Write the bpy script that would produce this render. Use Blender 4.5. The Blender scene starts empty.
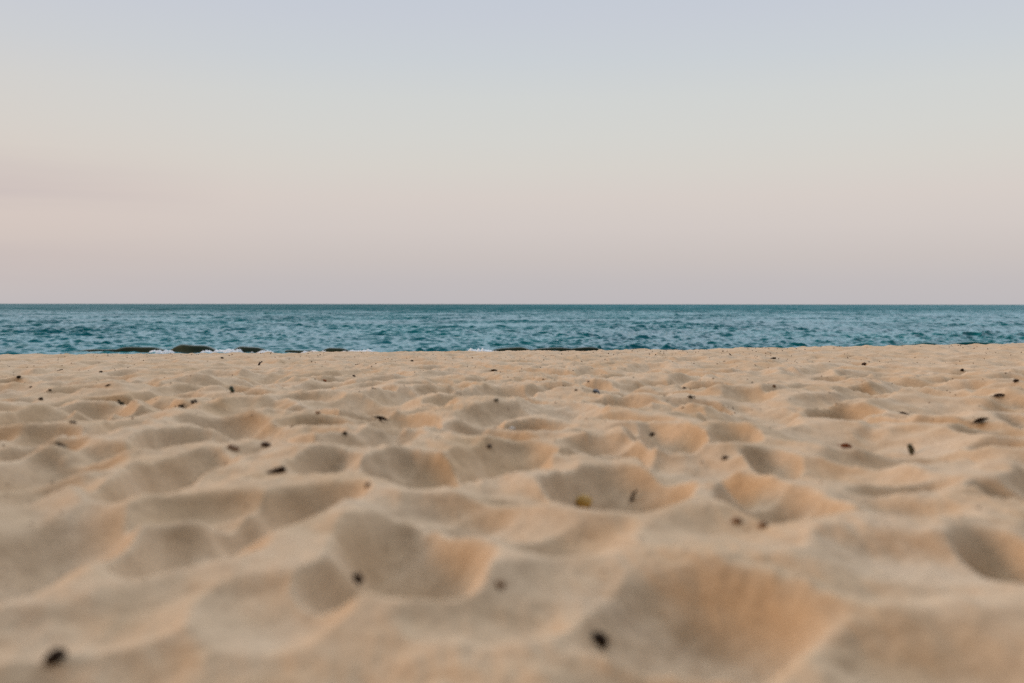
import bpy, bmesh, math, random
import numpy as np
from mathutils import Vector, Matrix, Euler, noise as mnoise

R = math.radians
scene = bpy.context.scene
COL = scene.collection
rng = np.random.default_rng(7)
random.seed(7)

# ------------------------------------------------------------------ camera
F = 35.0 / 36.0 * 1024.0
CAMZ = 0.36
PITCH = math.atan(37.3 / F)
cam_d = bpy.data.cameras.new("camera")
cam = bpy.data.objects.new("camera", cam_d)
COL.objects.link(cam)
cam.location = (0, 0, CAMZ)
ROLL = R(0.056)
cam.rotation_euler = (Matrix.Rotation(R(90) - PITCH, 3, 'X') @ Matrix.Rotation(ROLL, 3, 'Z')).to_euler()
cam_d.lens = 35.0
cam_d.sensor_width = 36.0
cam_d.clip_start = 0.02
cam_d.clip_end = 100000.0
cam_d.dof.use_dof = True
cam_d.dof.focus_distance = 9.0
cam_d.dof.aperture_fstop = 2.1
scene.camera = cam
CROT = cam.rotation_euler.to_matrix()


def ray(px, py):
    return (CROT @ Vector(((px - 512.0) / F, (341.5 - py) / F, -1.0))).normalized()


def on_plane(px, py, z=0.0):
    d = ray(px, py)
    t = (z - CAMZ) / d.z
    return d.x * t, d.y * t


# ------------------------------------------------------------------ numeric noise
def _hash(ix, iy, seed):
    n = (ix.astype(np.int64) * 374761393 + iy.astype(np.int64) * 668265263 + seed * 974634777) & 0xFFFFFFFF
    n = ((n ^ (n >> 13)) * 1274126177) & 0xFFFFFFFF
    n = (n ^ (n >> 16)) & 0xFFFFFFFF
    return n


def gnoise(x, y, seed=0):
    x0 = np.floor(x); y0 = np.floor(y)
    fx = x - x0; fy = y - y0
    ix = x0.astype(np.int64); iy = y0.astype(np.int64)
    u = fx * fx * fx * (fx * (fx * 6 - 15) + 10)
    v = fy * fy * fy * (fy * (fy * 6 - 15) + 10)

    def g(dx, dy):
        a = _hash(ix + dx, iy + dy, seed) * (2 * math.pi / 4294967296.0)
        return np.cos(a) * (fx - dx) + np.sin(a) * (fy - dy)
    a = g(0, 0); b = g(1, 0); c = g(0, 1); d = g(1, 1)
    return (a + u * (b - a) + v * (c - a) + u * v * (a - b - c + d)) * 1.5


def smooth(a, b, t):
    t = np.clip((t - a) / (b - a), 0, 1)
    return t * t * (3 - 2 * t)


# ------------------------------------------------------------------ materials
def new_mat(name):
    m = bpy.data.materials.new(name)
    m.use_nodes = True
    nt = m.node_tree
    for n in list(nt.nodes):
        nt.nodes.remove(n)
    out = nt.nodes.new('ShaderNodeOutputMaterial')
    b = nt.nodes.new('ShaderNodeBsdfPrincipled')
    nt.links.new(b.outputs[0], out.inputs['Surface'])
    return m, nt, b


def nnode(nt, t, **kw):
    n = nt.nodes.new(t)
    for k, v in kw.items():
        setattr(n, k, v)
    return n


def noise_tex(nt, vec, scale, detail=4.0, rough=0.55, dist=0.0):
    n = nt.nodes.new('ShaderNodeTexNoise')
    n.inputs['Scale'].default_value = scale
    n.inputs['Detail'].default_value = detail
    n.inputs['Roughness'].default_value = rough
    n.inputs['Distortion'].default_value = dist
    nt.links.new(vec, n.inputs['Vector'])
    return n


def ramp(nt, fac, stops):
    r = nt.nodes.new('ShaderNodeValToRGB')
    el = r.color_ramp.elements
    while len(el) > 1:
        el.remove(el[-1])
    el[0].position = stops[0][0]; el[0].color = (*stops[0][1], 1)
    for p, c in stops[1:]:
        e = el.new(p); e.color = (*c, 1)
    nt.links.new(fac, r.inputs['Fac'])
    return r


def mixc(nt, fac, a, b, mode='MIX'):
    m = nt.nodes.new('ShaderNodeMix')
    m.data_type = 'RGBA'; m.blend_type = mode
    for s, v in ((0, fac), (6, a), (7, b)):
        if hasattr(v, 'is_output'):
            nt.links.new(v, m.inputs[s])
        elif s == 0:
            m.inputs[0].default_value = v
        else:
            m.inputs[s].default_value = (*v, 1)
    return m.outputs[2]


def math_n(nt, op, a, b=None):
    m = nt.nodes.new('ShaderNodeMath'); m.operation = op
    for i, v in enumerate((a, b)):
        if v is None:
            continue
        if hasattr(v, 'is_output'):
            nt.links.new(v, m.inputs[i])
        else:
            m.inputs[i].default_value = v
    return m.outputs[0]


def srgb(r, g, b):
    def f(c):
        c /= 255.0
        return c / 12.92 if c <= 0.04045 else ((c + 0.055) / 1.055) ** 2.4
    return (f(r), f(g), f(b))


# sand
def make_sand():
    m, nt, b = new_mat("dry_sand")
    tc = nnode(nt, 'ShaderNodeTexCoord')
    P = tc.outputs['Object']
    big = noise_tex(nt, P, 2.2, 5, 0.6, 0.4)
    mid = noise_tex(nt, P, 22.0, 4, 0.6)
    fine = noise_tex(nt, P, 420.0, 3, 0.7)
    c1 = ramp(nt, big.outputs['Fac'], [(0.28, (0.478, 0.337, 0.198)), (0.52, (0.540, 0.404, 0.264)), (0.74, (0.562, 0.438, 0.305))]).outputs[0]
    c2 = ramp(nt, mid.outputs['Fac'], [(0.30, (0.86, 0.85, 0.84)), (0.55, (1, 1, 1)), (0.75, (1.04, 1.04, 1.04))]).outputs[0]
    c3 = ramp(nt, fine.outputs['Fac'], [(0.28, (0.62, 0.58, 0.55)), (0.45, (0.97, 0.97, 0.97)), (0.62, (1.05, 1.05, 1.05)), (0.75, (1.3, 1.3, 1.3))]).outputs[0]
    c = mixc(nt, 1.0, c1, c2, 'MULTIPLY')
    c = mixc(nt, 0.75, c, c3, 'MULTIPLY')
    coarse = noise_tex(nt, P, 130.0, 3, 0.7)
    c4 = ramp(nt, coarse.outputs['Fac'], [(0.26, (0.70, 0.67, 0.64)), (0.46, (0.97, 0.97, 0.97)), (0.60, (1.03, 1.03, 1.03)), (0.76, (1.22, 1.22, 1.20))]).outputs[0]
    c = mixc(nt, 0.85, c, c4, 'MULTIPLY')
    # scattered dark mineral grains
    v = nnode(nt, 'ShaderNodeTexVoronoi'); v.inputs['Scale'].default_value = 55.0
    nt.links.new(P, v.inputs['Vector'])
    s = ramp(nt, v.outputs['Distance'], [(0.0, (1, 1, 1)), (0.055, (1, 1, 1)), (0.075, (0, 0, 0))]).outputs[0]
    sel = noise_tex(nt, P, 30.0, 2)
    s2 = ramp(nt, sel.outputs['Fac'], [(0.50, (0, 0, 0)), (0.60, (1, 1, 1))]).outputs[0]
    sp = mixc(nt, 1.0, s, s2, 'MULTIPLY')
    sv = math_n(nt, 'MULTIPLY', sp, 0.7)
    c = mixc(nt, sv, c, (0.16, 0.10, 0.06))
    nt.links.new(c, b.inputs['Base Color'])
    b.inputs['Roughness'].default_value = 0.95
    b.inputs['Specular IOR Level'].default_value = 0.15
    bm1 = nnode(nt, 'ShaderNodeBump'); bm1.inputs['Strength'].default_value = 0.45; bm1.inputs['Distance'].default_value = 0.004
    nt.links.new(mid.outputs['Fac'], bm1.inputs['Height'])
    bm2 = nnode(nt, 'ShaderNodeBump'); bm2.inputs['Strength'].default_value = 0.5; bm2.inputs['Distance'].default_value = 0.0012
    nt.links.new(fine.outputs['Fac'], bm2.inputs['Height'])
    nt.links.new(bm1.outputs[0], bm2.inputs['Normal'])
    nt.links.new(bm2.outputs[0], b.inputs['Normal'])
    return m


# water
def make_water(name, deep, tint2, slope=0.42, rough=0.12, lean0=0.0, lean1=0.0):
    m, nt, b = new_mat(name)
    tc = nnode(nt, 'ShaderNodeTexCoord')
    P = tc.outputs['Object']

    def scaled(sx, sy):
        mp = nnode(nt, 'ShaderNodeMapping'); mp.inputs['Scale'].default_value = (sx, sy, 1)
        nt.links.new(P, mp.inputs['Vector'])
        return mp.outputs[0]
    n1 = noise_tex(nt, scaled(2.0, 4.2), 1.0, 5, 0.66, 0.3)
    n2 = noise_tex(nt, scaled(0.10, 0.055), 1.0, 4, 0.6, 0.5)
    n3 = noise_tex(nt, scaled(0.33, 0.22), 1.0, 3, 0.6, 0.3)
    geo = nnode(nt, 'ShaderNodeNewGeometry')

    sp = nnode(nt, 'ShaderNodeSeparateXYZ')
    nt.links.new(P, sp.inputs[0])
    lean = nnode(nt, 'ShaderNodeMapRange')         # farther out the steep shoreward faces of the chop dominate
    nt.links.new(sp.outputs[1], lean.inputs[0])
    for i_, v_ in ((1, 40.0), (2, 320.0), (3, 0.5 + lean0), (4, 0.5 + lean1)):
        lean.inputs[i_].default_value = v_
    cb = nnode(nt, 'ShaderNodeCombineXYZ')
    cb.inputs[0].default_value = 0.5; cb.inputs[2].default_value = 0.5
    nt.links.new(lean.outputs[0], cb.inputs[1])

    def off(n, amt, lead=False):
        v = nnode(nt, 'ShaderNodeVectorMath', operation='SUBTRACT')
        nt.links.new(n.outputs['Color'], v.inputs[0]); v.inputs[1].default_value = (0.5, 0.5, 0.5)
        if lead:
            nt.links.new(cb.outputs[0], v.inputs[1])
        w = nnode(nt, 'ShaderNodeVectorMath', operation='MULTIPLY')
        nt.links.new(v.outputs[0], w.inputs[0]); w.inputs[1].default_value = (amt * 0.7, amt, 0)
        return w.outputs[0]

    def add(a, bb):
        v = nnode(nt, 'ShaderNodeVectorMath', operation='ADD')
        nt.links.new(a, v.inputs[0]); nt.links.new(bb, v.inputs[1])
        return v.outputs[0]
    nrm = add(add(add(geo.outputs['Normal'], off(n1, slope, True)), off(n2, slope * 0.8)), off(n3, slope * 0.55))
    nz = nnode(nt, 'ShaderNodeVectorMath', operation='NORMALIZE')
    nt.links.new(nrm, nz.inputs[0])
    nt.links.new(nz.outputs[0], b.inputs['Normal'])
    c = ramp(nt, n2.outputs['Fac'], [(0.35, deep), (0.65, tint2)]).outputs[0]
    side = nnode(nt, 'ShaderNodeMapRange')         # clearer water over pale sand towards the right
    nt.links.new(sp.outputs[0], side.inputs[0])
    side.inputs[1].default_value = -90.0; side.inputs[2].default_value = 90.0
    c = mixc(nt, 1.0, c, mixc(nt, side.outputs[0], (1.5, 0.88, 0.86), (0.5, 1.12, 1.16)), 'MULTIPLY')
    nt.links.new(c, b.inputs['Base Color'])
    b.inputs['Roughness'].default_value = rough
    b.inputs['IOR'].default_value = 1.333
    b.inputs['Specular IOR Level'].default_value = 0.15
    return m


def make_plain(name, c0, c1, scale=60.0, rough=0.8, bump=0.002, spec=0.3, trans=0.0):
    m, nt, b = new_mat(name)
    tc = nnode(nt, 'ShaderNodeTexCoord')
    n = noise_tex(nt, tc.outputs['Object'], scale, 4, 0.65)
    c = ramp(nt, n.outputs['Fac'], [(0.3, c0), (0.7, c1)]).outputs[0]
    nt.links.new(c, b.inputs['Base Color'])
    b.inputs['Roughness'].default_value = rough
    b.inputs['Specular IOR Level'].default_value = spec
    bp = nnode(nt, 'ShaderNodeBump'); bp.inputs['Strength'].default_value = 0.6; bp.inputs['Distance'].default_value = bump
    nt.links.new(n.outputs['Fac'], bp.inputs['Height'])
    nt.links.new(bp.outputs[0], b.inputs['Normal'])
    return m


SAND = make_sand()
WATER = make_water("sea_water", (0.001, 0.122, 0.156), (0.005, 0.180, 0.208), slope=0.9, lean0=0.18, lean1=0.62)
WAVE = make_water("shore_wave_water", (0.036, 0.062, 0.046), (0.064, 0.096, 0.072), slope=0.5, rough=0.3)
WAVE_TEAL = make_water("teal_wave_water", (0.004, 0.105, 0.125), (0.010, 0.14, 0.155), slope=0.7, rough=0.15)
FOAM = make_plain("white_foam", (0.52, 0.55, 0.56), (0.74, 0.75, 0.75), 9.0, 0.9, 0.03)
MATS = {
    'black': make_plain("dry_black_weed", (0.014, 0.009, 0.006), (0.042, 0.025, 0.015), 90, 0.9, 0.002, 0.08),
    'brown': make_plain("dark_brown_bark", (0.030, 0.016, 0.009), (0.075, 0.040, 0.020), 90),
    'tan': make_plain("tan_bark", (0.14, 0.075, 0.035), (0.24, 0.14, 0.07), 80),
    'rust': make_plain("rust_leaf", (0.20, 0.055, 0.016), (0.34, 0.11, 0.03), 70),
    'yellow': make_plain("yellow_stone", (0.38, 0.22, 0.04), (0.55, 0.36, 0.10), 40, 0.5),
    'grey': make_plain("slate_stone", (0.07, 0.075, 0.085), (0.14, 0.14, 0.15), 60, 0.6),
    'green': make_plain("bottle_green_glass", (0.006, 0.030, 0.028), (0.012, 0.045, 0.040), 30, 0.25, 0.0003, 0.5),
    'olive': make_plain("dry_olive_weed", (0.022, 0.024, 0.012), (0.06, 0.055, 0.03), 90),
    'white': make_plain("bleached_shell", (0.55, 0.50, 0.44), (0.78, 0.74, 0.68), 50, 0.5),
}


GRIT = make_plain('brown_grit', (0.05, 0.028, 0.015), (0.22, 0.13, 0.07), 25.0)


def link_mesh(name, verts, faces, mat, parent=None, smooth_shade=True):
    me = bpy.data.meshes.new(name)
    me.from_pydata([tuple(v) for v in verts], [], faces)
    me.update()
    if smooth_shade:
        me.polygons.foreach_set('use_smooth', [True] * len(me.polygons))
    me.materials.append(mat)
    o = bpy.data.objects.new(name, me)
    COL.objects.link(o)
    if parent is not None:
        o.parent = parent
    return o


def grid_mesh(name, co, nr, nc, mat):
    """co: (nr, nc, 3) array -> one quad sheet."""
    me = bpy.data.meshes.new(name)
    me.vertices.add(nr * nc)
    me.vertices.foreach_set('co', co.reshape(-1).astype(np.float32))
    i = np.arange((nr - 1) * nc).reshape(nr - 1, nc)[:, :-1].reshape(-1)
    q = np.stack([i, i + 1, i + nc + 1, i + nc], 1).astype(np.int32)
    n = len(q)
    me.loops.add(n * 4)
    me.loops.foreach_set('vertex_index', q.reshape(-1))
    me.polygons.add(n)
    me.polygons.foreach_set('loop_start', np.arange(0, n * 4, 4, dtype=np.int32))
    me.polygons.foreach_set('use_smooth', np.ones(n, dtype=bool))
    me.update(calc_edges=True)
    me.materials.append(mat)
    o = bpy.data.objects.new(name, me)
    COL.objects.link(o)
    return o


# ------------------------------------------------------------------ sand relief
SEA = -1.15
NX, NY = 1500, 1350
ux = np.linspace(-4.9, 4.9, NX)
gx = 0.55 * np.sinh(ux)
vy = np.linspace(-2.6, 4.75, NY)
gy = 0.55 * np.sinh(vy)
X, Y = np.meshgrid(gx, gy)
Dd = np.sqrt(X * X + Y * Y)


def crest_z(x):
    return -0.060 + 0.0086 * np.clip(x, -7, 7) + 0.0085 * np.clip(x - 1.2, 0, 5)


def base_profile(x, y):
    z = crest_z(x) * smooth(1.5, 9.2, y)
    t = y - 10.2
    fall = 0.5 * (t + np.sqrt(t * t + 1.2))
    fall0 = 0.5 * (0 - 10.2 + math.sqrt(10.2 ** 2 + 1.2))
    return z - 0.125 * (fall - fall0)


Z = base_profile(X, Y)
near = 1 - smooth(3.0, 6.0, Dd)
far = 1 - near
# gentle hummocks everywhere
amp = 0.030 * (1 - 0.55 * smooth(4.0, 9.0, Dd))
Z += amp * gnoise(X * 1.5 + 3.1, Y * 1.3 + 7.7, 11) * (0.35 + 0.65 * smooth(2.0, 3.5, Dd))
Z += amp * 0.55 * gnoise(X * 3.4, Y * 3.0 + 1.3, 12) * (0.35 + 0.65 * smooth(2.0, 3.5, Dd))
Z += 0.0065 * gnoise(X * 8.0, Y * 7.0, 13)
Z -= 0.10 * (1 - smooth(0.55, 1.45, Y)) * smooth(-1.5, 0.2, Y)      # ground sloped down towards the lens so the foreground shades darker
W1 = gnoise(X * 5.0, Y * 5.0, 21)
W2 = gnoise(X * 5.0 + 40, Y * 5.0, 22)


W3 = gnoise(X * 19.0, Y * 17.0, 23)
W4 = gnoise(X * 19.0 + 40, Y * 17.0, 24)
ZR = np.zeros_like(Z)


def stamp(cx, cy, rx, ry, depth, rot=0.0, warp=0.03, k=0.008, lean=0.0):
    """press one hollow into the sand: neighbouring hollows meet in a crest"""
    rr = max(rx, ry) * 1.5 + 0.05
    i0, i1 = np.searchsorted(gx, [cx - rr, cx + rr])
    j0, j1 = np.searchsorted(gy, [cy - rr, cy + rr])
    if i1 - i0 < 2 or j1 - j0 < 2:
        return
    sl = (slice(j0, j1), slice(i0, i1))
    dx = X[sl] + W1[sl] * warp + W3[sl] * warp * 0.05 - cx
    dy = Y[sl] + W2[sl] * warp + W4[sl] * warp * 0.05 - cy
    c, s = math.cos(rot), math.sin(rot)
    a = (dx * c + dy * s) / rx
    b = (-dx * s + dy * c) / ry
    q = a * a + b * b
    zi = depth * (q - 1) * (1 + lean * np.clip(b, -1, 1))
    zo = ZR[sl]
    h = np.maximum(k - np.abs(zo - zi), 0) / k
    ZR[sl] = np.minimum(zo, zi) - h * h * k * 0.25


def height(x, y):
    i = int(np.clip(np.searchsorted(gx, x) - 1, 0, NX - 2)); j = int(np.clip(np.searchsorted(gy, y) - 1, 0, NY - 2))
    a = (x - gx[i]) / (gx[i + 1] - gx[i]); b = (y - gy[j]) / (gy[j + 1] - gy[j])
    return (Z[j, i] * (1 - a) + Z[j, i + 1] * a) * (1 - b) + (Z[j + 1, i] * (1 - a) + Z[j + 1, i + 1] * a) * b


def bowl(pl, pr, yt, yb, depth=0.05, rim=0.012, rot=0.0, warp=0.03, sh=0.0):
    xa, d0 = on_plane((pl + pr) / 2, yt)
    xb, d1 = on_plane((pl + pr) / 2, yb)
    for _ in range(4):      # the rims stand above the flat sand: find where their crests lie
        xa, d0 = on_plane((pl + pr) / 2, yt, height(xa, d0))
        xb, d1 = on_plane((pl + pr) / 2, yb, height(xb, d1))
    if d0 - d1 < 0.12:
        d1 = d0 - 0.12
    cy = (d0 + d1) / 2
    ry = (d0 - d1) / 2
    cx = (xa + xb) / 2
    rx = (pr - pl) / 2 / F * cy
    nearness = 1 - float(smooth(1.2, 2.2, np.array(cy)))
    stamp(cx, cy, rx, ry, depth * DEEP, R(rot), warp + 0.02 * nearness, k=0.008 + 0.030 * nearness)
    hand.append((cx, cy, rx, ry, R(rot)))


DEEP = 2.3
hand = []
BOWLS = [
    # left px, right px, top, bottom, depth, rim, rotation
    (-130, 122, 498, 622, 0.055, 0.016, 0),
    (108, 250, 513, 574, 0.045, 0.012, 0),
    (216, 338, 481, 538, 0.050, 0.012, -15),
    (122, 222, 447, 500, 0.055, 0.014, 0),
    (-30, 112, 452, 486, 0.040, 0.010, 0),
    (140, 214, 424, 450, 0.045, 0.012, 0),
    (208, 268, 420, 442, 0.035, 0.010, 0),
    (84, 150, 416, 437, 0.030, 0.008, 0),
    (-20, 74, 426, 446, 0.040, 0.010, 0),
    (182, 290, 399, 414, 0.035, 0.008, 0),
    (50, 116, 403, 418, 0.035, 0.008, 0),
    (362, 478, 450, 488, 0.050, 0.012, 10),
    (442, 560, 439, 476, 0.050, 0.014, -12),
    (545, 694, 463, 512, 0.060, 0.016, -8),
    (722, 842, 482, 520, 0.050, 0.014, 0),
    (326, 472, 508, 590, 0.050, 0.010, 20),
    (322, 404, 545, 592, 0.040, 0.008, -25),
    (500, 640, 515, 556, 0.025, 0.006, 0),
    (574, 826, 556, 670, 0.044, 0.012, 16),
    (972, 1090, 528, 580, 0.050, 0.014, 0),
    (988, 1060, 478, 504, 0.035, 0.010, 0),
    (628, 702, 419, 450, 0.050, 0.012, 0),
    (672, 752, 458, 492, 0.035, 0.010, 25),
    (744, 806, 449, 478, 0.035, 0.010, -10),
    (815, 1010, 447, 463, 0.032, 0.010, 0),
    (756, 965, 418, 450, 0.035, 0.010, 0),
    (438, 502, 413, 434, 0.045, 0.012, -8),
    (352, 442, 411, 432, 0.040, 0.010, 5),
    (884, 984, 380, 397, 0.040, 0.012, 0),
    (880, 1030, 395, 412, 0.025, 0.008, 0),
    (700, 800, 398, 424, 0.030, 0.010, -15),
    (560, 640, 432, 446, 0.025, 0.008, 0),
    (300, 430, 395, 410, 0.030, 0.010, 0),
    (-40, 60, 386, 396, 0.030, 0.008, 0),
    (520, 600, 398, 414, 0.025, 0.008, 10),
    (830, 1040, 618, 720, 0.014, 0.004, 0),
    (170, 470, 625, 730, 0.010, 0.004, 5),
    (800, 1040, 560, 592, 0.010, 0.005, -10),
    (840, 965, 488, 518, 0.015, 0.004, 0),
]
for b_ in sorted(BOWLS, key=lambda q: q[2] + q[3]):
    bowl(*b_)

# trampled sand: closely packed old footprints and scuffs over the rest of the beach
placed = []
cell = {}
tries = 0
while tries < 30000:
    tries += 1
    y = rng.uniform(-3.5, 14.0)
    x = rng.uniform(-1, 1) * (abs(y) * 0.72 + 1.5)
    d = math.hypot(x, y)
    if d < 0.55:
        continue
    gap = 0.20 + 0.10 * rng.uniform()
    key = (int(x // 0.3), int(y // 0.3))
    if any((x - a) ** 2 + (y - b) ** 2 < gap ** 2 for u in (-1, 0, 1) for v in (-1, 0, 1) for a, b in cell.get((key[0] + u, key[1] + v), ())):
        continue
    inside = False
    for hx_, hy_, hrx, hry, hr in hand:
        ax, ay = x - hx_, y - hy_
        c, s_ = math.cos(hr), math.sin(hr)
        if ((ax * c + ay * s_) / (hrx + 0.05)) ** 2 + ((-ax * s_ + ay * c) / (hry + 0.06)) ** 2 < 1:
            inside = True
            break
    if inside:
        continue
    cell.setdefault(key, []).append((x, y))
    placed.append((x, y))
    rx = rng.uniform(0.075, 0.15); ry = rng.uniform(0.13, 0.24)
    f = 1 - 0.66 * float(smooth(3.6, 8.5, np.array(d)))
    f *= 0.45 + 0.55 * float(smooth(1.4, 2.6, np.array(d)))
    stamp(x, y, rx, ry, min(0.42 * rx + 0.026, 0.085) * rng.uniform(0.6, 1.2) * f, rng.uniform(-1.3, 1.3), 0.045, k=0.006)
for _ in range(2600):         # lesser scuffs, toe marks and bird tracks
    y = 1.6 + 11.5 * rng.uniform() ** 0.8
    x = rng.uniform(-1, 1) * (y * 0.70 + 0.5)
    f = 1 - 0.45 * float(smooth(4.0, 9.0, np.array(y)))
    rx = rng.uniform(0.02, 0.055)
    j = int(np.clip(np.searchsorted(gy, y), 1, NY - 1)); i = int(np.clip(np.searchsorted(gx, x), 1, NX - 1))
    lvl = ZR[j, i]
    ry = rx * rng.uniform(1.0, 2.0)
    rr = ry * 2
    a0, a1 = np.searchsorted(gx, [x - rr, x + rr]); b0, b1 = np.searchsorted(gy, [y - rr, y + rr])
    if a1 - a0 < 3 or b1 - b0 < 3:
        continue
    sl = (slice(b0, b1), slice(a0, a1))
    t = rng.uniform(-1.5, 1.5)
    dx = X[sl] + W3[sl] * 0.008 - x; dy = Y[sl] + W4[sl] * 0.008 - y
    q = ((dx * math.cos(t) + dy * math.sin(t)) / rx) ** 2 + ((-dx * math.sin(t) + dy * math.cos(t)) / ry) ** 2
    dp = rx * rng.uniform(0.15, 0.42) * f * (1 if rng.uniform() < 0.75 else -0.7)
    ZR[sl] -= dp * np.exp(-q * 1.3) - 0.35 * dp * np.exp(-((np.sqrt(q) - 1.45) / 0.4) ** 2)
Z += ZR
# crumbly small relief
Z += (0.0034 * gnoise(X * 22, Y * 20, 31) + 0.0019 * gnoise(X * 55, Y * 50, 32)) * (0.6 + 0.9 * smooth(-0.2, 0.5, gnoise(X * 1.7, Y * 1.5, 33)))
Z += 0.0012 * gnoise(X * 110, Y * 90, 34) * smooth(1.5, 2.5, Dd)
bumpy = smooth(0.05, 0.5, gnoise(X * 0.9, Y * 0.8, 41))
Z += bumpy * 0.004 * np.abs(gnoise(X * 14, Y * 13, 42)) * smooth(2.5, 4.5, Dd)
Z += (0.010 * gnoise(X * 7, Y * 4.2, 51) + 0.006 * gnoise(X * 15, Y * 9, 52)) * smooth(3.0, 5.5, Dd)
Z += 0.022 * gnoise(X * 1.6 + 9, Y * 2.3, 53) * smooth(2.4, 3.4, Dd) * (1 - smooth(5, 8, Dd))
# clear room round the lens
Z -= 0.05 * np.exp(-(Dd / 0.35) ** 2)

sand = grid_mesh("sand", np.stack([X, Y, Z], -1), NY, NX, SAND)
sand["kind"] = "structure"


def hit(px, py):
    """where the sight line through a photo point meets the sand"""
    d = ray(px, py)
    o = Vector((0, 0, CAMZ))
    t = 0.5
    while t < 16:
        p = o + d * t
        if p.z < height(p.x, p.y):
            lo, hi = t - 0.006, t
            for _ in range(14):
                m_ = (lo + hi) / 2
                q = o + d * m_
                if q.z < height(q.x, q.y):
                    hi = m_
                else:
                    lo = m_
            return o + d * hi
        t += 0.006
    return o + d * (CAMZ / -d.z if d.z < 0 else 8)


def normal_at(x, y, s=0.012):
    zx = (height(x + s, y) - height(x - s, y)) / (2 * s)
    zy = (height(x, y + s) - height(x, y - s)) / (2 * s)
    return Vector((-zx, -zy, 1)).normalized()


# ------------------------------------------------------------------ sea
rows = [17.0]
while rows[-1] < 420:
    rows.append(rows[-1] + 0.075 * (max(rows[-1], 24) / 30.0) ** 0.65)
while rows[-1] < 60000:
    rows.append(rows[-1] * 1.08)
ry_ = np.array(rows)
NC = 1250
th = np.linspace(-R(46), R(46), NC)
SY, TH = np.meshgrid(ry_, th, indexing='ij')
SX = (SY + 16.0) * np.tan(TH)
SZ = np.zeros_like(SX)
near_rows = ry_ < 420
spacing = 0.075 * (np.maximum(SY, 24) / 30.0) ** 0.65
xs = SX[near_rows]; ys = SY[near_rows]; sp_ = spacing[near_rows]
zs = np.zeros_like(xs); hx = np.zeros_like(xs); hy = np.zeros_like(xs)
for k in range(150):
    lam = 0.36 * (6.0 / 0.36) ** (rng.uniform(0, 1) ** 1.5) if k > 8 else rng.uniform(5, 14)
    kk = 2 * math.pi / lam
    ang = rng.normal(-0.12, 0.75 if lam < 3 else 0.35)
    ph = rng.uniform(0, 2 * math.pi)
    A = 0.0098 * (lam ** 0.5 if lam < 1.0 else lam ** 0.12) * rng.uniform(0.5, 1.25)
    fade = smooth(2.2, 5.0, lam / sp_)
    arg = kk * (xs * math.sin(ang) + ys * math.cos(ang)) + ph
    zs += A * fade * np.sin(arg)
    ca = A * fade * np.cos(arg) * 0.85
    hx += ca * math.sin(ang); hy += ca * math.cos(ang)
grp = 0.75 + 0.5 * gnoise(xs * 0.06, ys * 0.09, 77)
env = grp * (1 - smooth(300, 420, ys)) * smooth(17, 26, ys)
zs *= env
SX[near_rows] += hx * env; SY[near_rows] += hy * env
SZ[near_rows] = zs
SZ += SEA
sea = grid_mesh("sea", np.stack([SX, SY, SZ], -1), len(ry_), NC, WATER)
sea["kind"] = "structure"


def tag(o, label, cat, group=None):
    o["label"] = label; o["category"] = cat
    if group:
        o["group"] = group
    return o


def empty(name, loc):
    o = bpy.data.objects.new(name, None)
    o.location = loc
    COL.objects.link(o)
    return o


def lumpy_strip(x0, x1, dist, prof, hfun, seed, depth=0.5, n=160, z0=SEA - 0.12):
    """a closed ridge running along x; prof: cross-section (offset toward the camera, height factor)"""
    vs, fs = [], []
    m = len(prof)
    for i in range(n + 1):
        t = i / n
        x = x0 + (x1 - x0) * t
        h = hfun(t, x)
        jy = 0.22 * mnoise.noise((x * 0.9, seed, 0.3))
        for j, (o_, f_) in enumerate(prof):
            w = 0.12 * mnoise.noise((x * 3.1, j * 0.7, seed)) * h
            vs.append((x + w, dist - o_ * depth * (0.4 + 0.6 * min(1, h / 0.15)) + jy, z0 + (h + 0.12) * f_ + w * 0.35 * (f_ > 0.02)))
    for i in range(n):
        for j in range(m - 1):
            a = i * m + j
            fs.append((a, a + m, a + m + 1, a + 1))
    fs.append(tuple(range(m)))
    fs.append(tuple(n * m + j for j in reversed(range(m))))
    return vs, fs


WPROF = [(-2.2, 0.0), (-1.5, 0.45), (-0.8, 0.78), (-0.3, 0.95), (0.0, 1.0), (0.18, 0.96), (0.26, 0.82), (0.24, 0.6), (0.3, 0.4), (0.45, 0.22), (0.8, 0.08), (1.2, 0.0)]
FPROF = [(-0.7, 0.0), (-0.6, 0.7), (-0.4, 1.0), (0.0, 0.92), (0.35, 0.75), (0.65, 0.55), (0.95, 0.38), (1.2, 0.2), (1.4, 0.0)]


def bumps(lst, dist):
    def f(t, x):
        px = 512 + x / dist * F
        h = 0.0
        for c, w, a in lst:
            h = max(h, a * math.exp(-((px - c) / w) ** 4))
        return h * (0.85 + 0.3 * (mnoise.noise((x * 1.3, 5.1, 0)) + 0.5)) + 0.004
    return f


def wx(px, d=31.0):
    return (px - 512) / F * d


def foam_part(parent, p0, p1, dist, h, seed):
    x0, x1 = wx(p0), wx(p1)
    hf = lambda t, x: max(0.0, h * math.sin(math.pi * min(1, max(0, t))) ** 0.4 * (0.62 + 0.6 * mnoise.noise((x * 1.7, seed, 1.0)) + 0.6 * mnoise.noise((x * 6.0, seed, 4.0)) + 0.3 * mnoise.noise((x * 17.0, seed, 9.0))))
    vs, fs = lumpy_strip(x0, x1, dist, FPROF, hf, seed, 0.45, 120)
    o = link_mesh("foam", vs, fs, FOAM, parent)
    return o


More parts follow.
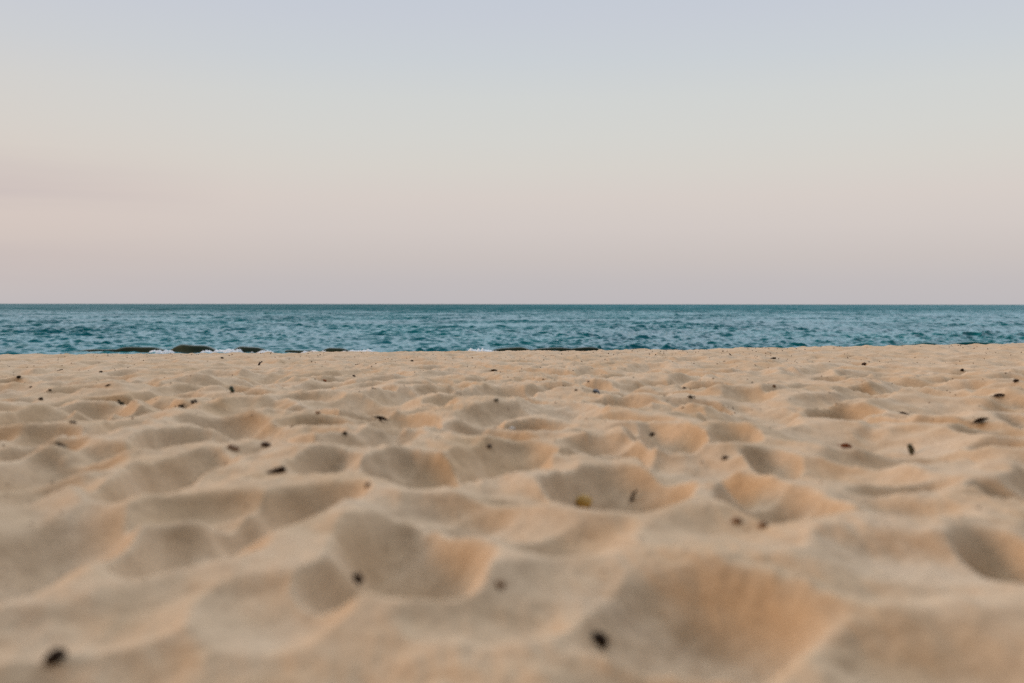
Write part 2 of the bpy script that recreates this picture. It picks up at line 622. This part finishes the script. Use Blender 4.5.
def wave(name, label, p0, p1, dist, lst, mat, foams, seed, group=None):
    root = empty(name, (wx((p0 + p1) / 2, dist), dist, SEA))
    tag(root, label, "wave", group)
    vs, fs = lumpy_strip(wx(p0, dist), wx(p1, dist), dist, WPROF, bumps(lst, dist), seed, 0.5, 220)
    body = link_mesh("wave_face", vs, fs, mat, root)
    body.matrix_parent_inverse = root.matrix_world.inverted() if False else Matrix.Translation(-root.location)
    for (a, b, dd, h) in foams:
        fo = foam_part(root, a, b, dd, h, seed + a)
        fo.matrix_parent_inverse = Matrix.Translation(-root.location)
    return root


G = "small waves breaking along the shoreline"
wave("breaking_wave", "dark olive wave with white foam spilling between its humps, left end of the shoreline", 60, 285, 31.0,
     [(104, 26, 0.10), (138, 26, 0.17), (192, 22, 0.23), (249, 16, 0.20)], WAVE,
     [(152, 178, 30.6, 0.16), (204, 246, 30.6, 0.17), (252, 276, 30.7, 0.12)], 3, G)
wave("breaking_wave", "low ripple of white foam with one short dark hump, left of the picture's middle", 286, 430, 31.0,
     [(336, 14, 0.135), (300, 20, 0.08)], WAVE, [(304, 330, 30.5, 0.125), (342, 382, 30.5, 0.125)], 17, G)
wave("breaking_wave", "long thin dark grey wave line with a foam tail at its left end, mid shoreline", 455, 660, 31.0,
     [(512, 22, 0.155), (555, 26, 0.165), (585, 20, 0.175), (640, 12, 0.14)], WAVE, [(459, 501, 30.5, 0.18)], 29, G)
wave("breaking_wave", "unbroken teal swell without foam rising at the right end of the shoreline", 900, 1080, 34.0,
     [(918, 30, 0.19), (972, 34, 0.235), (1040, 36, 0.22)], WAVE_TEAL, [], 41, G)


# ------------------------------------------------------------------ things lying on the sand
def shape_pebble(s, seed, flat=0.6, lump=0.25, sub=3):
    bm = bmesh.new()
    bmesh.ops.create_icosphere(bm, subdivisions=sub, radius=1.0)
    for v in bm.verts:
        n = mnoise.noise(v.co * 1.1 + Vector((seed * 3.7, 0, 0))) + 0.4 * mnoise.noise(v.co * 2.7 + Vector((0, seed * 2.1, 0)))
        v.co *= 1 + lump * n
        v.co = Vector((v.co.x * 0.5 * s, v.co.y * 0.38 * s, v.co.z * 0.5 * s * flat))
    return bm


def tube(bm, pts, rads, seg=8):
    rings = []
    for i, (p, r) in enumerate(zip(pts, rads)):
        t = (Vector(pts[min(i + 1, len(pts) - 1)]) - Vector(pts[max(i - 1, 0)])).normalized()
        a = t.orthogonal().normalized(); b = t.cross(a)
        rings.append([bm.verts.new(Vector(p) + (a * math.cos(k * 2 * math.pi / seg) + b * math.sin(k * 2 * math.pi / seg)) * r) for k in range(seg)])
    for u, w in zip(rings, rings[1:]):
        for k in range(seg):
            bm.faces.new((u[k], u[(k + 1) % seg], w[(k + 1) % seg], w[k]))
    bm.faces.new(list(reversed(rings[0]))); bm.faces.new(rings[-1])


def shape_twig(s, seed, thick=0.16):
    bm = bmesh.new()
    rr = random.Random(seed)
    n = 12
    pts, rads = [], []
    for i in range(n):
        t = i / (n - 1) - 0.5
        pts.append((t * s, 0.08 * s * math.sin(t * 5 + seed) + rr.uniform(-.01, .01) * s, 0.05 * s * math.cos(t * 6 + seed)))
        rads.append(thick * s * (0.55 - 0.35 * t) * (1 + rr.uniform(-.18, .18)))
    tube(bm, pts, rads)
    k = 7
    b0 = Vector(pts[k])
    tube(bm, [b0, b0 + Vector((0.08, 0.10, 0.05)) * s, b0 + Vector((0.13, 0.19, 0.10)) * s], [thick * s * .3, thick * s * .22, thick * s * .1], 6)
    return bm


def shape_leaf(s, seed, wid=0.34, curl=0.25):
    """dry leaf: a cupped blade with a midrib, a little thickness and a bent stalk"""
    bm = bmesh.new()
    n, m = 14, 7
    top, bot = [], []
    for i in range(n + 1):
        t = i / n
        w = wid * s * math.sin(math.pi * t ** 0.8) ** 0.8 + 0.004 * s
        rt, rb = [], []
        for j in range(m):
            u = j / (m - 1) * 2 - 1
            z = curl * s * (u * u * 0.5 * math.sin(math.pi * t) + (t - 0.5) ** 2 * 0.8) + 0.02 * s * mnoise.noise((t * 5, u * 3, seed))
            z -= 0.03 * s * math.exp(-(u * 6) ** 2)
            p = Vector(((t - 0.5) * s, u * w * 0.5 * (1 + 0.12 * math.sin(t * 23 + seed)), z))
            rt.append(bm.verts.new(p + Vector((0, 0, 0.012 * s)))); rb.append(bm.verts.new(p - Vector((0, 0, 0.012 * s))))
        top.append(rt); bot.append(rb)
    for i in range(n):
        for j in range(m - 1):
            bm.faces.new((top[i][j], top[i + 1][j], top[i + 1][j + 1], top[i][j + 1]))
            bm.faces.new((bot[i][j], bot[i][j + 1], bot[i + 1][j + 1], bot[i + 1][j]))
        bm.faces.new((top[i][0], bot[i][0], bot[i + 1][0], top[i + 1][0]))
        bm.faces.new((top[i][m - 1], top[i + 1][m - 1], bot[i + 1][m - 1], bot[i][m - 1]))
    bm.faces.new([v for v in top[0]][::-1] + bot[0]); bm.faces.new(top[n] + bot[n][::-1])
    tube(bm, [(-0.5 * s, 0, 0.2 * curl * s), (-0.62 * s, 0.03 * s, 0.22 * curl * s), (-0.74 * s, 0.09 * s, 0.3 * curl * s)], [0.022 * s, 0.018 * s, 0.014 * s], 6)
    return bm


def shape_weed(s, seed, strips=6):
    """a dried clump of curled seaweed ribbons"""
    bm = bmesh.new()
    rr = random.Random(seed)
    for q in range(strips):
        a = rr.uniform(0, 2 * math.pi)
        ln = s * rr.uniform(0.45, 0.75)
        c = Vector((rr.uniform(-.22, .22) * s, rr.uniform(-.14, .14) * s, rr.uniform(0.02, .2) * s))
        n = 10
        L, Rr = [], []
        curl = rr.uniform(-3, 3)
        for i in range(n + 1):
            t = i / n - 0.5
            p = c + Vector((math.cos(a + curl * t) * t * ln, math.sin(a + curl * t) * t * ln * 0.6, 0.12 * s * math.sin(t * 7 + q) + 0.03 * s * rr.uniform(-1, 1)))
            w = s * 0.09 * (1.1 - abs(t) * 1.4) * rr.uniform(0.7, 1.3)
            d = Vector((-math.sin(a + curl * t), math.cos(a + curl * t) * 0.7, rr.uniform(-.6, .6) + math.sin(q + t * 4)))
            L.append(p + d * w); Rr.append(p - d * w)
        th_ = Vector((0, 0, 0.016 * s))
        vs = [[bm.verts.new(p + th_) for p in L], [bm.verts.new(p + th_) for p in Rr], [bm.verts.new(p - th_) for p in Rr], [bm.verts.new(p - th_) for p in L]]
        for i in range(n):
            for k in range(4):
                k2 = (k + 1) % 4
                bm.faces.new((vs[k][i], vs[k][i + 1], vs[k2][i + 1], vs[k2][i]))
        bm.faces.new([vs[k][0] for k in range(4)]); bm.faces.new([vs[k][n] for k in (3, 2, 1, 0)])
    return bm


def shape_chip(s, seed, thick=0.22, wid=0.55):
    """a broken slab: irregular outline, worn edges"""
    bm = bmesh.new()
    rr = random.Random(seed)
    n = 11
    top, bot, mid = [], [], []
    for i in range(n):
        a = i / n * 2 * math.pi
        r = 0.5 * s * (1 + rr.uniform(-.22, .16))
        x, y = math.cos(a) * r, math.sin(a) * r * wid
        top.append(bm.verts.new((x * .88, y * .86, thick * s * (.5 + rr.uniform(-.12, .12)))))
        mid.append(bm.verts.new((x, y, thick * s * rr.uniform(-.1, .2))))
        bot.append(bm.verts.new((x * .9, y * .9, -thick * s * .5)))
    c1 = bm.verts.new((0, 0, thick * s * .62)); c0 = bm.verts.new((0, 0, -thick * s * .5))
    for i in range(n):
        j = (i + 1) % n
        bm.faces.new((top[i], top[j], c1)); bm.faces.new((mid[i], mid[j], top[j], top[i]))
        bm.faces.new((bot[i], bot[j], mid[j], mid[i])); bm.faces.new((bot[j], bot[i], c0))
    bmesh.ops.subdivide_edges(bm, edges=bm.edges[:], cuts=1, use_grid_fill=True, smooth=0.3)
    return bm


def shape_shell(s, seed):
    """a cupped, ribbed half shell"""
    bm = bmesh.new()
    n, m = 20, 8
    A, B = [], []
    for i in range(n + 1):
        a = -1.25 + 2.5 * i / n
        ra, rb = [], []
        for j in range(m + 1):
            t = j / m
            rib = 1 + 0.05 * math.cos(i * math.pi)
            p = Vector((math.sin(a) * t * 0.55 * s, (math.cos(a) * t - 0.45) * 0.55 * s, 0.28 * s * math.sin(math.pi * (0.15 + 0.72 * t)) * rib))
            ra.append(bm.verts.new(p)); rb.append(bm.verts.new(p * 0.93 - Vector((0, 0, 0.02 * s))))
        A.append(ra); B.append(rb)
    for i in range(n):
        for j in range(m):
            bm.faces.new((A[i][j], A[i + 1][j], A[i + 1][j + 1], A[i][j + 1]))
            bm.faces.new((B[i][j], B[i][j + 1], B[i + 1][j + 1], B[i + 1][j]))
        bm.faces.new((A[i][m], A[i + 1][m], B[i + 1][m], B[i][m]))
    bmesh.ops.remove_doubles(bm, verts=bm.verts[:], dist=1e-5)
    return bm


def finish(name, bm, mat, loc, rot_z, parent=None, tilt=(0, 0), nrm=None):
    bmesh.ops.recalc_face_normals(bm, faces=bm.faces[:])
    me = bpy.data.meshes.new(name)
    bm.to_mesh(me); bm.free()
    me.polygons.foreach_set('use_smooth', [True] * len(me.polygons))
    me.materials.append(mat)
    o = bpy.data.objects.new(name, me)
    COL.objects.link(o)
    if parent is not None:
        o.parent = parent
        return o
    q = Euler((tilt[0], tilt[1], rot_z)).to_matrix()
    if nrm is not None:
        q = Vector((0, 0, 1)).rotation_difference(nrm).to_matrix() @ q
    o.matrix_world = Matrix.Translation(loc) @ q.to_4x4()
    return o


CHAR = 39
SHAPES = {
    'pebble': ('pebble', lambda s, k: shape_pebble(s, k)),
    'twig': ('twig', lambda s, k: shape_twig(s, k)),
    'leaf': ('dry_leaf', lambda s, k: shape_leaf(s, k)),
    'weed': ('seaweed_clump', lambda s, k: shape_weed(s, k)),
    'bark': ('bark_chip', lambda s, k: shape_chip(s, k, 0.36 if k == CHAR else 0.2, 0.55)),
    'glass': ('glass_shard', lambda s, k: shape_chip(s, k, 0.18, 0.6)),
    'shell': ('shell_fragment', lambda s, k: shape_shell(s, k)),
}
CATS = {'pebble': 'pebble', 'twig': 'twig', 'leaf': 'leaf', 'weed': 'seaweed', 'bark': 'bark chip', 'glass': 'glass shard', 'shell': 'shell'}

# photo x, photo y, shape, width in photo px, material, turn, (tilt), label
ITEMS = [
    (598, 639, 'pebble', 25, 'black', 0.3, (0, 0), "dark rounded pebble in the big brown hollow nearest the camera"),
    (56, 656, 'pebble', 23, 'black', 1.1, (0, 0), "blurred black pebble in the bottom left corner of the sand"),
    (355, 578, 'weed', 26, 'brown', 0.4, (0, 0), "small brown seaweed scrap in the narrow hollow above the front ridge"),
    (500, 584, 'pebble', 12, 'tan', 0.2, (0, 0), "small tan pebble on the pinkish slope right of the narrow hollow"),
    (583, 501, 'pebble', 21, 'yellow', 0.5, (0, 0), "rounded orange yellow pebble on the pale ridge"),
    (633, 497, 'twig', 22, 'brown', 0.1, (0, -0.75), "short brown twig tilted in the orange hollow beside the yellow pebble"),
    (737, 521, 'pebble', 12, 'tan', 0.0, (0, 0), "tan pebble below the orange mound, left one of two"),
    (763, 525, 'pebble', 13, 'tan', 0.8, (0, 0), "paler tan pebble below the orange mound, right one of two"),
    (368, 485, 'pebble', 8, 'brown', 0.2, (0, 0), "tiny brown pebble on the crest below the wide brown hollow"),
    (911, 453, 'bark', 18, 'olive', 0.2, (0, 1.25), "dark greenish chip standing upright in the long shaded groove"),
    (846, 446, 'leaf', 25, 'rust', 0.5, (0.95, 0.35), "curled rust orange leaf on the warm slope"),
    (725, 458, 'pebble', 9, 'black', 0.0, (0, 0), "little dark pebble on the grey slope between two ridges"),
    (652, 434, 'pebble', 7, 'black', 0.4, (0, 0), "tiny black pebble inside the small arched olive hollow"),
    (904, 413, 'leaf', 12, 'brown', -0.5, (0, 0), "small dark brown leaf on pale sand, left of the flat dark strip"),
    (981, 420, 'leaf', 20, 'black', 0.05, (0, 0), "flat dark strip of leaf lying sideways near the right edge"),
    (999, 395, 'leaf', 17, 'brown', 0.1, (0, 0), "long brown leaf in the sandy dip near the right edge"),
    (1016, 381, 'pebble', 8, 'black', 0.1, (0, 0), "dark pebble at the right edge, the rightmost of all"),
    (962, 370, 'pebble', 6, 'black', 0.6, (0, 0), "small black pebble far off, above the smooth arched mound"),
    (864, 364, 'pebble', 7, 'brown', 0.2, (0, 0), "dark brown pebble at the left tip of a tan streak of far sand"),
    (773, 358, 'bark', 9, 'black', 0.1, (0, 0), "black bark chip on the far flat sand just below the sea"),
    (731, 355, 'twig', 7, 'brown', -0.7, (0, 0.4), "tiny brown twig close under the sea, beside the far black bark chip"),
    (774, 386, 'pebble', 6, 'tan', 0.2, (0, 0), "faint tan pebble above the long warm slope"),
    (691, 397, 'weed', 13, 'black', 0.0, (0, 0), "black seaweed scrap on the tip of a dark ridge"),
    (684, 388, 'pebble', 6, 'brown', 0.7, (0, 0), "tiny brown pebble just above the black scrap on the ridge tip"),
    (596, 392, 'pebble', 12, 'grey', -0.4, (0, 0), "flat blue grey stone on the middle of the beach"),
    (589, 381, 'twig', 7, 'brown', 0.5, (0, 0.3), "tiny dark twig just above the blue grey stone"),
    (576, 390, 'pebble', 5, 'brown', 0.1, (0, 0), "tiny brown pebble just left of the blue grey stone"),
    (494, 370, 'leaf', 11, 'black', 0.1, (0, 0), "black leaf scrap on the far sand at the centre of the beach"),
    (496, 400, 'weed', 9, 'olive', 0.2, (0, 0), "olive black seaweed scrap in a shallow hollow at the centre"),
    (512, 428, 'shell', 10, 'white', 0.4, (0, 0), "bleached white shell fragment on a pale crest"),
    (489, 446, 'pebble', 8, 'brown', 0.9, (0, 0), "brown pebble at the top of the grey hollow below the shell"),
    (381, 418, 'leaf', 19, 'black', -0.15, (0, 0), "long black leaf lying on the tan slope left of centre"),
    (345, 433, 'pebble', 7, 'black', 0.3, (0, 0), "round black pebble below and left of the long black leaf"),
    (374, 388, 'twig', 7, 'brown', 0.0, (0, 0), "small dark twig above the long black leaf"),
    (354, 376, 'pebble', 5, 'brown', 0.0, (0, 0), "brown speck of pebble at the right end of a far dotted line"),
    (325, 380, 'bark', 6, 'rust', 0.4, (0, 0), "reddish bark flake in the far dotted line of specks"),
    (412, 361, 'pebble', 5, 'black', 0.2, (0, 0), "tiny black pebble on the far sand under the sea, left of centre"),
    (318, 413, 'pebble', 7, 'tan', 0.2, (0, 0), "faint tan pebble beside the pinkish mound"),
    (279, 470, 'bark', 22, 'black', 0.15, (0, -0.25), "black charred chip with a brown tail on the crest left of centre"),
    (266, 445, 'pebble', 13, 'brown', 0.0, (0, 0), "round dark brown pebble right of a flat tan chip"),
    (233, 447, 'bark', 17, 'tan', 0.35, (0, 0), "flat tan bark chip left of the round brown pebble"),
    (292, 426, 'bark', 7, 'tan', 0.6, (0, 0), "small tan bark flake above the round brown pebble"),
    (61, 445, 'leaf', 14, 'black', -0.45, (0, 0), "black leaf on the pale crest below the dark band at the left"),
    (73, 422, 'bark', 10, 'black', 0.1, (0, 0), "flat black chip above the dark band at the left"),
    (41, 399, 'pebble', 7, 'black', 0.2, (0, 0), "round black pebble under the olive streak at the left edge"),
    (19, 377, 'pebble', 6, 'black', 0.8, (0, 0), "small dark pebble nearest the left edge, on far sand"),
    (31, 387, 'pebble', 4, 'brown', 0.0, (0, 0), "tiny brown pebble on the top of the olive streak at the left"),
    (50, 390, 'pebble', 5, 'black', 0.0, (0, 0), "tiny black pebble at the right end of the olive streak"),
    (60, 370, 'twig', 8, 'brown', 0.0, (0, 0), "thin brown twig lying flat on the far left sand"),
    (108, 385, 'leaf', 8, 'black', 0.3, (0, 0), "small black leaf beside an orange patch of far left sand"),
    (101, 372, 'pebble', 5, 'black', 0.1, (0, 0), "tiny black pebble among faint specks on the far left sand"),
    (120, 403, 'weed', 12, 'olive', 0.1, (0, 0), "olive seaweed scrap at the right end of a dark crack in the sand"),
    (182, 406, 'weed', 12, 'brown', 0.2, (0, 0), "dark brown seaweed clump at the lower left end of a crumbly streak"),
    (194, 402, 'weed', 13, 'brown', 0.9, (0, 0), "reddish brown seaweed clump at the upper right end of a crumbly streak"),
    (232, 391, 'glass', 13, 'green', 1.2, (0, 1.1), "dark green glass shard standing up from the sand"),
    (259, 364, 'twig', 15, 'brown', 0.9, (0, -0.7), "brown twig poking out of the far sand, tilted to the right"),
    (222, 358, 'pebble', 5, 'black', 0.0, (0, 0), "tiny dark pebble above the tilted far twig"),
]
for k, (px, py, kind, wpx, mat, rz, tilt, label) in enumerate(ITEMS):
    wpx *= 0.64 if py < 400 else 0.74 if py < 480 else 0.84
    p = hit(px, py + wpx * 0.12)
    dist = (p - Vector((0, 0, CAMZ))).length
    s = wpx * dist / F
    nm, fn = SHAPES[kind]
    nr = normal_at(p.x, p.y)
    lift = {'pebble': 0.14, 'twig': 0.08, 'leaf': 0.05, 'weed': 0.02, 'bark': 0.07, 'glass': 0.06, 'shell': 0.0}[kind] * s
    if abs(tilt[1]) > 0.9:
        lift = 0.32 * s; nr = Vector((0, -0.1, 1)).normalized()
    o = finish(nm, fn(s, k + 1), MATS[mat], p + nr * lift, rz, None, tilt, nr)
    tag(o, label, CATS[kind], "small debris lying on the sand")
    if k + 1 == CHAR:
        assert 'charred' in label
        bm = bmesh.new()
        tube(bm, [(-0.36 * s, 0, 0.04 * s), (-0.58 * s, -0.06 * s, 0.06 * s), (-0.80 * s, -0.08 * s, 0.03 * s), (-1.0 * s, -0.08 * s, -0.03 * s)], [0.13 * s, 0.15 * s, 0.12 * s, 0.04 * s], 8)
        t = finish("tail", bm, MATS['brown'], None, 0, o)
        t["label"] = "brown tapering tail"

# uncountable crumbs: bits of shell, weed and coarse grit
bm = bmesh.new()
for _ in range(4200):
    y = 1.0 + 10.5 * rng.uniform(0, 1) ** 0.62
    x = rng.uniform(-1, 1) * (y * 0.62 + 0.4)
    if gnoise(np.array(x * 0.8), np.array(y * 0.6), 91) < -0.12 + rng.normal(0, 0.25):
        continue
    s = rng.uniform(0.0012, 0.0034) * (1 + 0.26 * y)
    z = height(x, y)
    mt = Matrix.Translation((x, y, z + s * 0.15)) @ Euler(tuple(rng.uniform(0, 3, 3))).to_matrix().to_4x4() @ Matrix.Diagonal((s * rng.uniform(.7, 1.7), s, s * rng.uniform(.4, .8), 1))
    bmesh.ops.create_icosphere(bm, subdivisions=1, radius=0.6, matrix=mt)
me = bpy.data.meshes.new("grit")
bm.to_mesh(me); bm.free()
me.materials.append(GRIT)
grit = bpy.data.objects.new("grit", me)
COL.objects.link(grit)
grit["kind"] = "stuff"; grit["label"] = "scattered brown grit and broken shell on the sand"

# ------------------------------------------------------------------ sky and sun
SUN_EL, SUN_AZ = R(13), R(-102)          # azimuth from +y (out to sea) towards -x (left)
sd = Vector((math.sin(SUN_AZ) * math.cos(SUN_EL), math.cos(SUN_AZ) * math.cos(SUN_EL), math.sin(SUN_EL)))
ld = bpy.data.lights.new("sun", 'SUN')
ld.energy = 1.5
ld.color = (1.0, 0.54, 0.20)
ld.angle = R(22)
sun = bpy.data.objects.new("sun", ld)
COL.objects.link(sun)
sun.rotation_euler = (-sd).to_track_quat('-Z', 'Y').to_euler()

w = bpy.data.worlds.new("World")
scene.world = w
w.use_nodes = True
nt = w.node_tree
for n in list(nt.nodes):
    nt.nodes.remove(n)
out = nnode(nt, 'ShaderNodeOutputWorld')
sky = nnode(nt, 'ShaderNodeTexSky', sky_type='NISHITA')
sky.sun_disc = False
sky.sun_elevation = SUN_EL
sky.sun_rotation = SUN_AZ
sky.air_density = 1.0; sky.dust_density = 0.3; sky.ozone_density = 1.5
bg1 = nnode(nt, 'ShaderNodeBackground')
bg1.inputs['Strength'].default_value = 0.05
nt.links.new(sky.outputs[0], bg1.inputs['Color'])
tc = nnode(nt, 'ShaderNodeTexCoord')
sep = nnode(nt, 'ShaderNodeSeparateXYZ')
nt.links.new(tc.outputs['Generated'], sep.inputs[0])
SKY = 3.4
# bands of dusk colour by height above the horizon
STOPS = [(-0.05, (186, 181, 184)), (0.0, (187, 183, 187)), (0.022, (191, 185, 187)), (0.045, (199, 190, 188)), (0.075, (208, 198, 194)), (0.105, (213, 203, 197)),
         (0.135, (213, 208, 201)), (0.165, (211, 210, 205)), (0.200, (208, 210, 208)), (0.235, (202, 207, 211)), (0.275, (198, 203, 212)), (0.31, (194, 201, 212))]
zt = math_n(nt, 'MULTIPLY_ADD', sep.outputs[2], 1.0)
zt.node.inputs[2].default_value = 0.05
lin = [(z + 0.05, srgb(*c)) for z, c in STOPS]
lin += [(0.40, (0.60, 0.64, 0.74)), (0.52, (2.15, 2.28, 2.58)), (0.74, (2.85, 3.00, 3.36)), (0.92, (1.4, 1.5, 1.65)), (1.0, (1.15, 1.25, 1.4))]  # bright glow ahead and overhead, above the frame, added to light the sand
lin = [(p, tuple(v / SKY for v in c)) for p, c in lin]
grad = ramp(nt, zt, lin)
warm = srgb(219, 195, 181)
# warmer toward the sunset at the left
dx = math_n(nt, 'MULTIPLY', sep.outputs[0], -1.0)
az = ramp(nt, dx, [(0.0, (0, 0, 0)), (0.20, (0.06, 0.06, 0.06)), (0.48, (0.45, 0.45, 0.45)), (0.9, (0.9, 0.9, 0.9))]).outputs[0]
el = ramp(nt, sep.outputs[2], [(0.0, (0.25, 0.25, 0.25)), (0.07, (1, 1, 1)), (0.14, (0.8, 0.8, 0.8)), (0.30, (0.1, 0.1, 0.1)), (0.5, (0, 0, 0))]).outputs[0]
wf = mixc(nt, 1.0, az, el, 'MULTIPLY')
base = mixc(nt, math_n(nt, 'MULTIPLY', wf, 0.8), grad.outputs[0], tuple(v / SKY for v in warm))
# faint low cloud streaks
mp = nnode(nt, 'ShaderNodeMapping'); mp.inputs['Scale'].default_value = (2.2, 2.2, 26)
nt.links.new(tc.outputs['Generated'], mp.inputs['Vector'])
cn = noise_tex(nt, mp.outputs[0], 1.4, 4, 0.55, 0.6)
zc = math_n(nt, 'MULTIPLY_ADD', math_n(nt, 'SUBTRACT', cn.outputs['Fac'], 0.5), 0.05)
nt.links.new(sep.outputs[2], zc.node.inputs[2])
band = ramp(nt, zc, [(0.015, (0, 0, 0)), (0.040, (0.7, 0.7, 0.7)), (0.062, (0.1, 0.1, 0.1)), (0.078, (0.1, 0.1, 0.1)), (0.100, (1, 1, 1)), (0.124, (0.35, 0.35, 0.35)), (0.150, (0, 0, 0))]).outputs[0]
left = ramp(nt, dx, [(0.26, (0, 0, 0)), (0.45, (1, 1, 1))]).outputs[0]
cf = math_n(nt, 'MULTIPLY', mixc(nt, 1.0, band, left, 'MULTIPLY'), 0.45)
base = mixc(nt, cf, base, tuple(v / SKY for v in srgb(190, 178, 180)))
# sky behind the camera dimmed to darken the hollow walls facing it
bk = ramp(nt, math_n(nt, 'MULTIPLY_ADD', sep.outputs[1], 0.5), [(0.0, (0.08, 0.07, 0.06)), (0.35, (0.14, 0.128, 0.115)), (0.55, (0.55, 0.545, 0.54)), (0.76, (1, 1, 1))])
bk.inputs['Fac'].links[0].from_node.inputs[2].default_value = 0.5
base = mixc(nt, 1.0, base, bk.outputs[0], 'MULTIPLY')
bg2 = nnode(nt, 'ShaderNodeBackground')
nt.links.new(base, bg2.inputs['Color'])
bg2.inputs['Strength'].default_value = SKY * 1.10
ad = nnode(nt, 'ShaderNodeMixShader')
ad.inputs[0].default_value = 0.90
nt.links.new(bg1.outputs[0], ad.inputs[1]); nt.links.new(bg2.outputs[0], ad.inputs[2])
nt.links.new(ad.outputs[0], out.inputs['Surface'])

# ------------------------------------------------------------------ render settings
scene.view_settings.view_transform = 'Standard'
scene.view_settings.look = 'None'
scene.view_settings.gamma = 1.0
scene.view_settings.use_curve_mapping = False
scene.view_settings.exposure = 0.0
scene.cycles.use_denoising = False
scene.cycles.max_bounces = 6
scene.cycles.diffuse_bounces = 3
scene.cycles.glossy_bounces = 3
